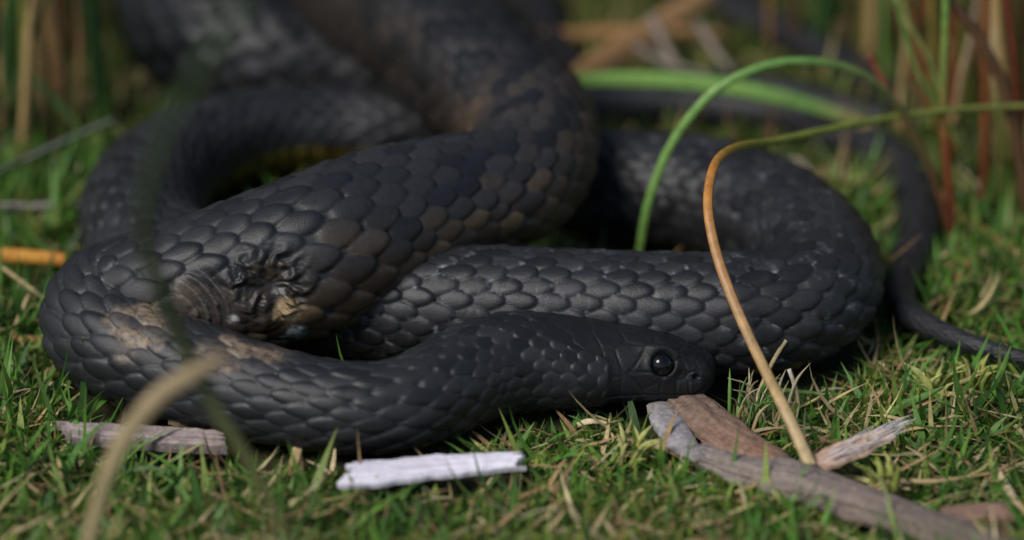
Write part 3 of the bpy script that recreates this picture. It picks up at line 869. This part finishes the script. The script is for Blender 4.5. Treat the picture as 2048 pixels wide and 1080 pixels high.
# ------------------------------------------------------------------ turf: blades, thatch, moss (uncountable)
ax_pts = A0[::15]
def clear_of_snake(x, y, k=1.0):
    ok = np.ones(len(x), bool)
    for cx, cy, cr in CLEAR:
        ok &= (x - cx) ** 2 + ((y - cy + .5 * cr) * .75) ** 2 > cr ** 2
    for a in A0[::15][-90:]:
        ok &= (x - a[0]) ** 2 + ((y - a[1] + .0035) * .6) ** 2 > (a[3] + .001) ** 2
    for a in ax_pts:
        if a[2] - a[3] > 0.012:
            continue
        ok &= (x - a[0]) ** 2 + (y - a[1] + .25 * a[3]) ** 2 > (k * a[3]) ** 2
    return ok

def blades(n, region, lmin, lmax, wmin, wmax, tilt, palette, seed, clump=None, curl=0.7, lift=0.0):
    r = np.random.default_rng(seed)
    x = r.uniform(region[0], region[1], n); y = r.uniform(region[2], region[3], n)
    if clump is not None:
        p = np.stack([x, y, np.full(n, seed * 1.7)], -1)
        keep = fbm(p, clump[0], 3) + r.uniform(-.12, .12, n) > clump[1]
        x, y = x[keep], y[keep]
    ok = clear_of_snake(x, y)
    x, y = x[ok], y[ok]
    n = len(x)
    z = ground_z(x, y) - 0.0006 + r.uniform(0, 1, n) * lift
    L = r.uniform(lmin, lmax, n) * (0.7 + 0.6 * fbm(np.stack([x, y, np.full(n, 5.)], -1), 45, 2))
    w = r.uniform(wmin, wmax, n) * 0.5
    az = r.uniform(0, 2 * math.pi, n)
    t0 = np.radians(r.uniform(tilt[0], tilt[1], n))
    cv = r.normal(0, curl, n)
    side = np.stack([-np.sin(az), np.cos(az), np.zeros(n)], -1)
    tw = r.normal(0, .5, n)
    m = 5
    ptsL, ptsR = [], []
    p = np.stack([x, y, z], -1)
    for k in range(m):
        f = k / (m - 1)
        ang = t0 + cv * f
        dirv = np.stack([np.cos(az) * np.sin(ang), np.sin(az) * np.sin(ang), np.cos(ang)], -1)
        nn = np.cross(side, dirv)
        sd = side * np.cos(tw * (f + .5))[:, None] + nn * np.sin(tw * (f + .5))[:, None]
        ww_ = w * (1 - f ** 2.2) * (0.75 + .5 * math.sin(math.pi * min(f + .15, 1)))
        pp = p.copy()
        pp[:, 2] = np.maximum(pp[:, 2], z - .0004)
        ptsL.append(pp - sd * ww_[:, None]); ptsR.append(pp + sd * ww_[:, None] )
        p = p + dirv * (L / (m - 1))[:, None]
    pv = np.stack([q for pair in zip(ptsL, ptsR) for q in pair], 1)       # n, 2m, 3
    pal = np.array(palette)
    ci = r.integers(0, len(pal), n)
    patch = fbm(np.stack([x, y, np.full(n, 9.)], -1), 30, 2)
    cc = pal[ci] * r.uniform(.7, 1.3, (n, 1)) * (0.7 + 0.6 * patch)[:, None]
    cv_ = np.repeat(cc[:, None], 2 * m, 1)
    b0 = np.arange(n) * 2 * m
    fs = [np.stack([b0 + 2 * k, b0 + 2 * k + 1, b0 + 2 * k + 3, b0 + 2 * k + 2], -1) for k in range(m - 1)]
    return pv.reshape(-1, 3), np.vstack(fs), cv_.reshape(-1, 3)

def turf(name, sets, mat, label, cat):
    vs_, fs_, cs_, o = [], [], [], 0
    for s in sets:
        v, f, cc = blades(**s)
        vs_.append(v); fs_.append(f + o); cs_.append(cc); o += len(v)
    return link(name, raw_mesh(name, np.vstack(vs_), [np.vstack(fs_)], np.vstack(cs_)), mat, label=label, cat=cat, kind='stuff')

FR = (-.20, .20, -.26, .06)
BK = (-.26, .26, .06, .42)
G1 = [(.085, .20, .026), (.065, .165, .024), (.12, .24, .036), (.04, .105, .018), (.18, .25, .045), (.085, .20, .028)]
G2 = [(.085, .15, .026), (.06, .11, .02), (.13, .17, .03)]
turf('turf_grass', [
    dict(n=52000, region=FR, lmin=.004, lmax=.012, wmin=.0007, wmax=.0016, tilt=(30, 92), palette=G1, seed=1, curl=.8),
    dict(n=8500, region=FR, lmin=.009, lmax=.022, wmin=.0011, wmax=.0023, tilt=(30, 85), palette=G1, seed=2, clump=(40, .46)),
    dict(n=1500, region=(-.19, -.105, -.14, .08), lmin=.013, lmax=.030, wmin=.0013, wmax=.0026, tilt=(20, 80), palette=G1, seed=5),
    dict(n=700, region=(-.19, .19, -.29, -.18), lmin=.013, lmax=.030, wmin=.0012, wmax=.0024, tilt=(10, 70), palette=G1, seed=6),
    dict(n=900, region=(.10, .19, -.17, .06), lmin=.012, lmax=.026, wmin=.0012, wmax=.0022, tilt=(35, 85), palette=G1, seed=7),
    dict(n=22000, region=BK, lmin=.006, lmax=.02, wmin=.0008, wmax=.0018, tilt=(5, 65), palette=G2, seed=3),
    dict(n=12000, region=(-.42, .42, -.36, .5), lmin=.006, lmax=.016, wmin=.0009, wmax=.0018, tilt=(5, 70), palette=G1, seed=4),
], M_GRASS, 'short green turf grass covering the ground round the snakes', 'grass')
D1 = [(.36, .28, .14), (.46, .37, .21), (.26, .17, .08), (.18, .11, .05), (.30, .26, .10)]
turf('dry_thatch', [
    dict(n=9500, region=FR, lmin=.005, lmax=.017, wmin=.0004, wmax=.0012, tilt=(60, 95), palette=D1, seed=11, curl=.5, lift=.0045),
    dict(n=5000, region=FR, lmin=.008, lmax=.022, wmin=.0005, wmax=.0014, tilt=(45, 90), palette=D1, seed=12, clump=(35, .50), curl=.6, lift=.005),
    dict(n=9000, region=BK, lmin=.008, lmax=.03, wmin=.0006, wmax=.0016, tilt=(30, 95), palette=D1[2:] + [(.12, .07, .035)] * 2, seed=13),
], M_LEAF, 'dry straw-coloured thatch lying among the green turf', 'thatch')
MS = [(.16, .22, .03), (.12, .17, .025), (.22, .26, .05), (.09, .13, .022)]
turf('moss', [
    dict(n=60000, region=FR, lmin=.0015, lmax=.005, wmin=.0006, wmax=.0012, tilt=(10, 85), palette=MS, seed=21, clump=(38, .55), lift=.004),
    dict(n=24000, region=(-.20, .20, -.30, -.17), lmin=.0015, lmax=.006, wmin=.0007, wmax=.0014, tilt=(10, 85), palette=MS + [(.26, .17, .05)], seed=22, clump=(30, .50), lift=.006),
], M_MOSS, 'yellow green moss cushions scattered through the turf', 'moss')

turf('unseen_rush_screen', [  # out-of-view rushes, added to block low sky light from behind
    dict(n=5200, region=(-.9, .9, .46, 1.3), lmin=.25, lmax=.65, wmin=.003, wmax=.006, tilt=(0, 22), palette=[(.04, .08, .02), (.10, .07, .03), (.06, .06, .02), (.12, .09, .04)], seed=31, curl=.25),
], M_STEM, 'tall unseen thicket of rushes added far behind the snakes to block low sky', 'rushes')

# a tussock of dry and green blades in front of the coil, pale moss sprigs
def tussock(name, x, row, n, label, cat, pal, l0, l1, sp, w0, w1, mat, part):
    b = at_z(x, row, 0)
    t = thing(name, (b[0], b[1], 0), label, cat)
    for k in range(n):
        a = random.uniform(0, 2 * math.pi)
        L = random.uniform(l0, l1) * PX
        p0 = b + np.array([random.gauss(0, sp), random.gauss(0, sp), 0]) * PX
        p0[2] = -.001
        le = random.uniform(.15, .8)
        dv_ = np.array([math.cos(a) * le, math.sin(a) * le, 0]) * L
        c0 = random.choice(pal)
        w_ = random.uniform(w0, w1)
        swept(part, [p0, p0 + dv_ * .4 + [0, 0, L * .6], p0 + dv_ + [0, 0, L * .85]], W(w_, w_, .4), W(.8, .8, .3), [c0, c0, np.array(c0) * 1.1], mat, parent=t, n=5, nsamp=8)
tussock('grass_tussock', 1515, 838, 42, 'tussock of pale dry and green blades below the coil by the hooked leaf', 'grass tussock',
        [STRAW, (.5, .42, .26), GREEN, LGREEN, (.4, .36, .2)], 50, 110, 26, 2, 4.5, M_GRASS, 'blade')
for x, row, lab in ((1855, 790, 'pale yellow green moss sprig with forked tips'), (1775, 985, 'yellow green moss sprig below the frayed bark'),
                    (1945, 775, 'yellow green moss sprig beneath the tail tip'), (1270, 925, 'yellow green moss sprig under the curled dead blade')):
    tussock('moss_sprig', x, row, 16, lab, 'moss sprig', [(.34, .36, .09), (.28, .31, .07), (.40, .40, .14)], 35, 85, 13, 4, 8, M_MOSS, 'frond')
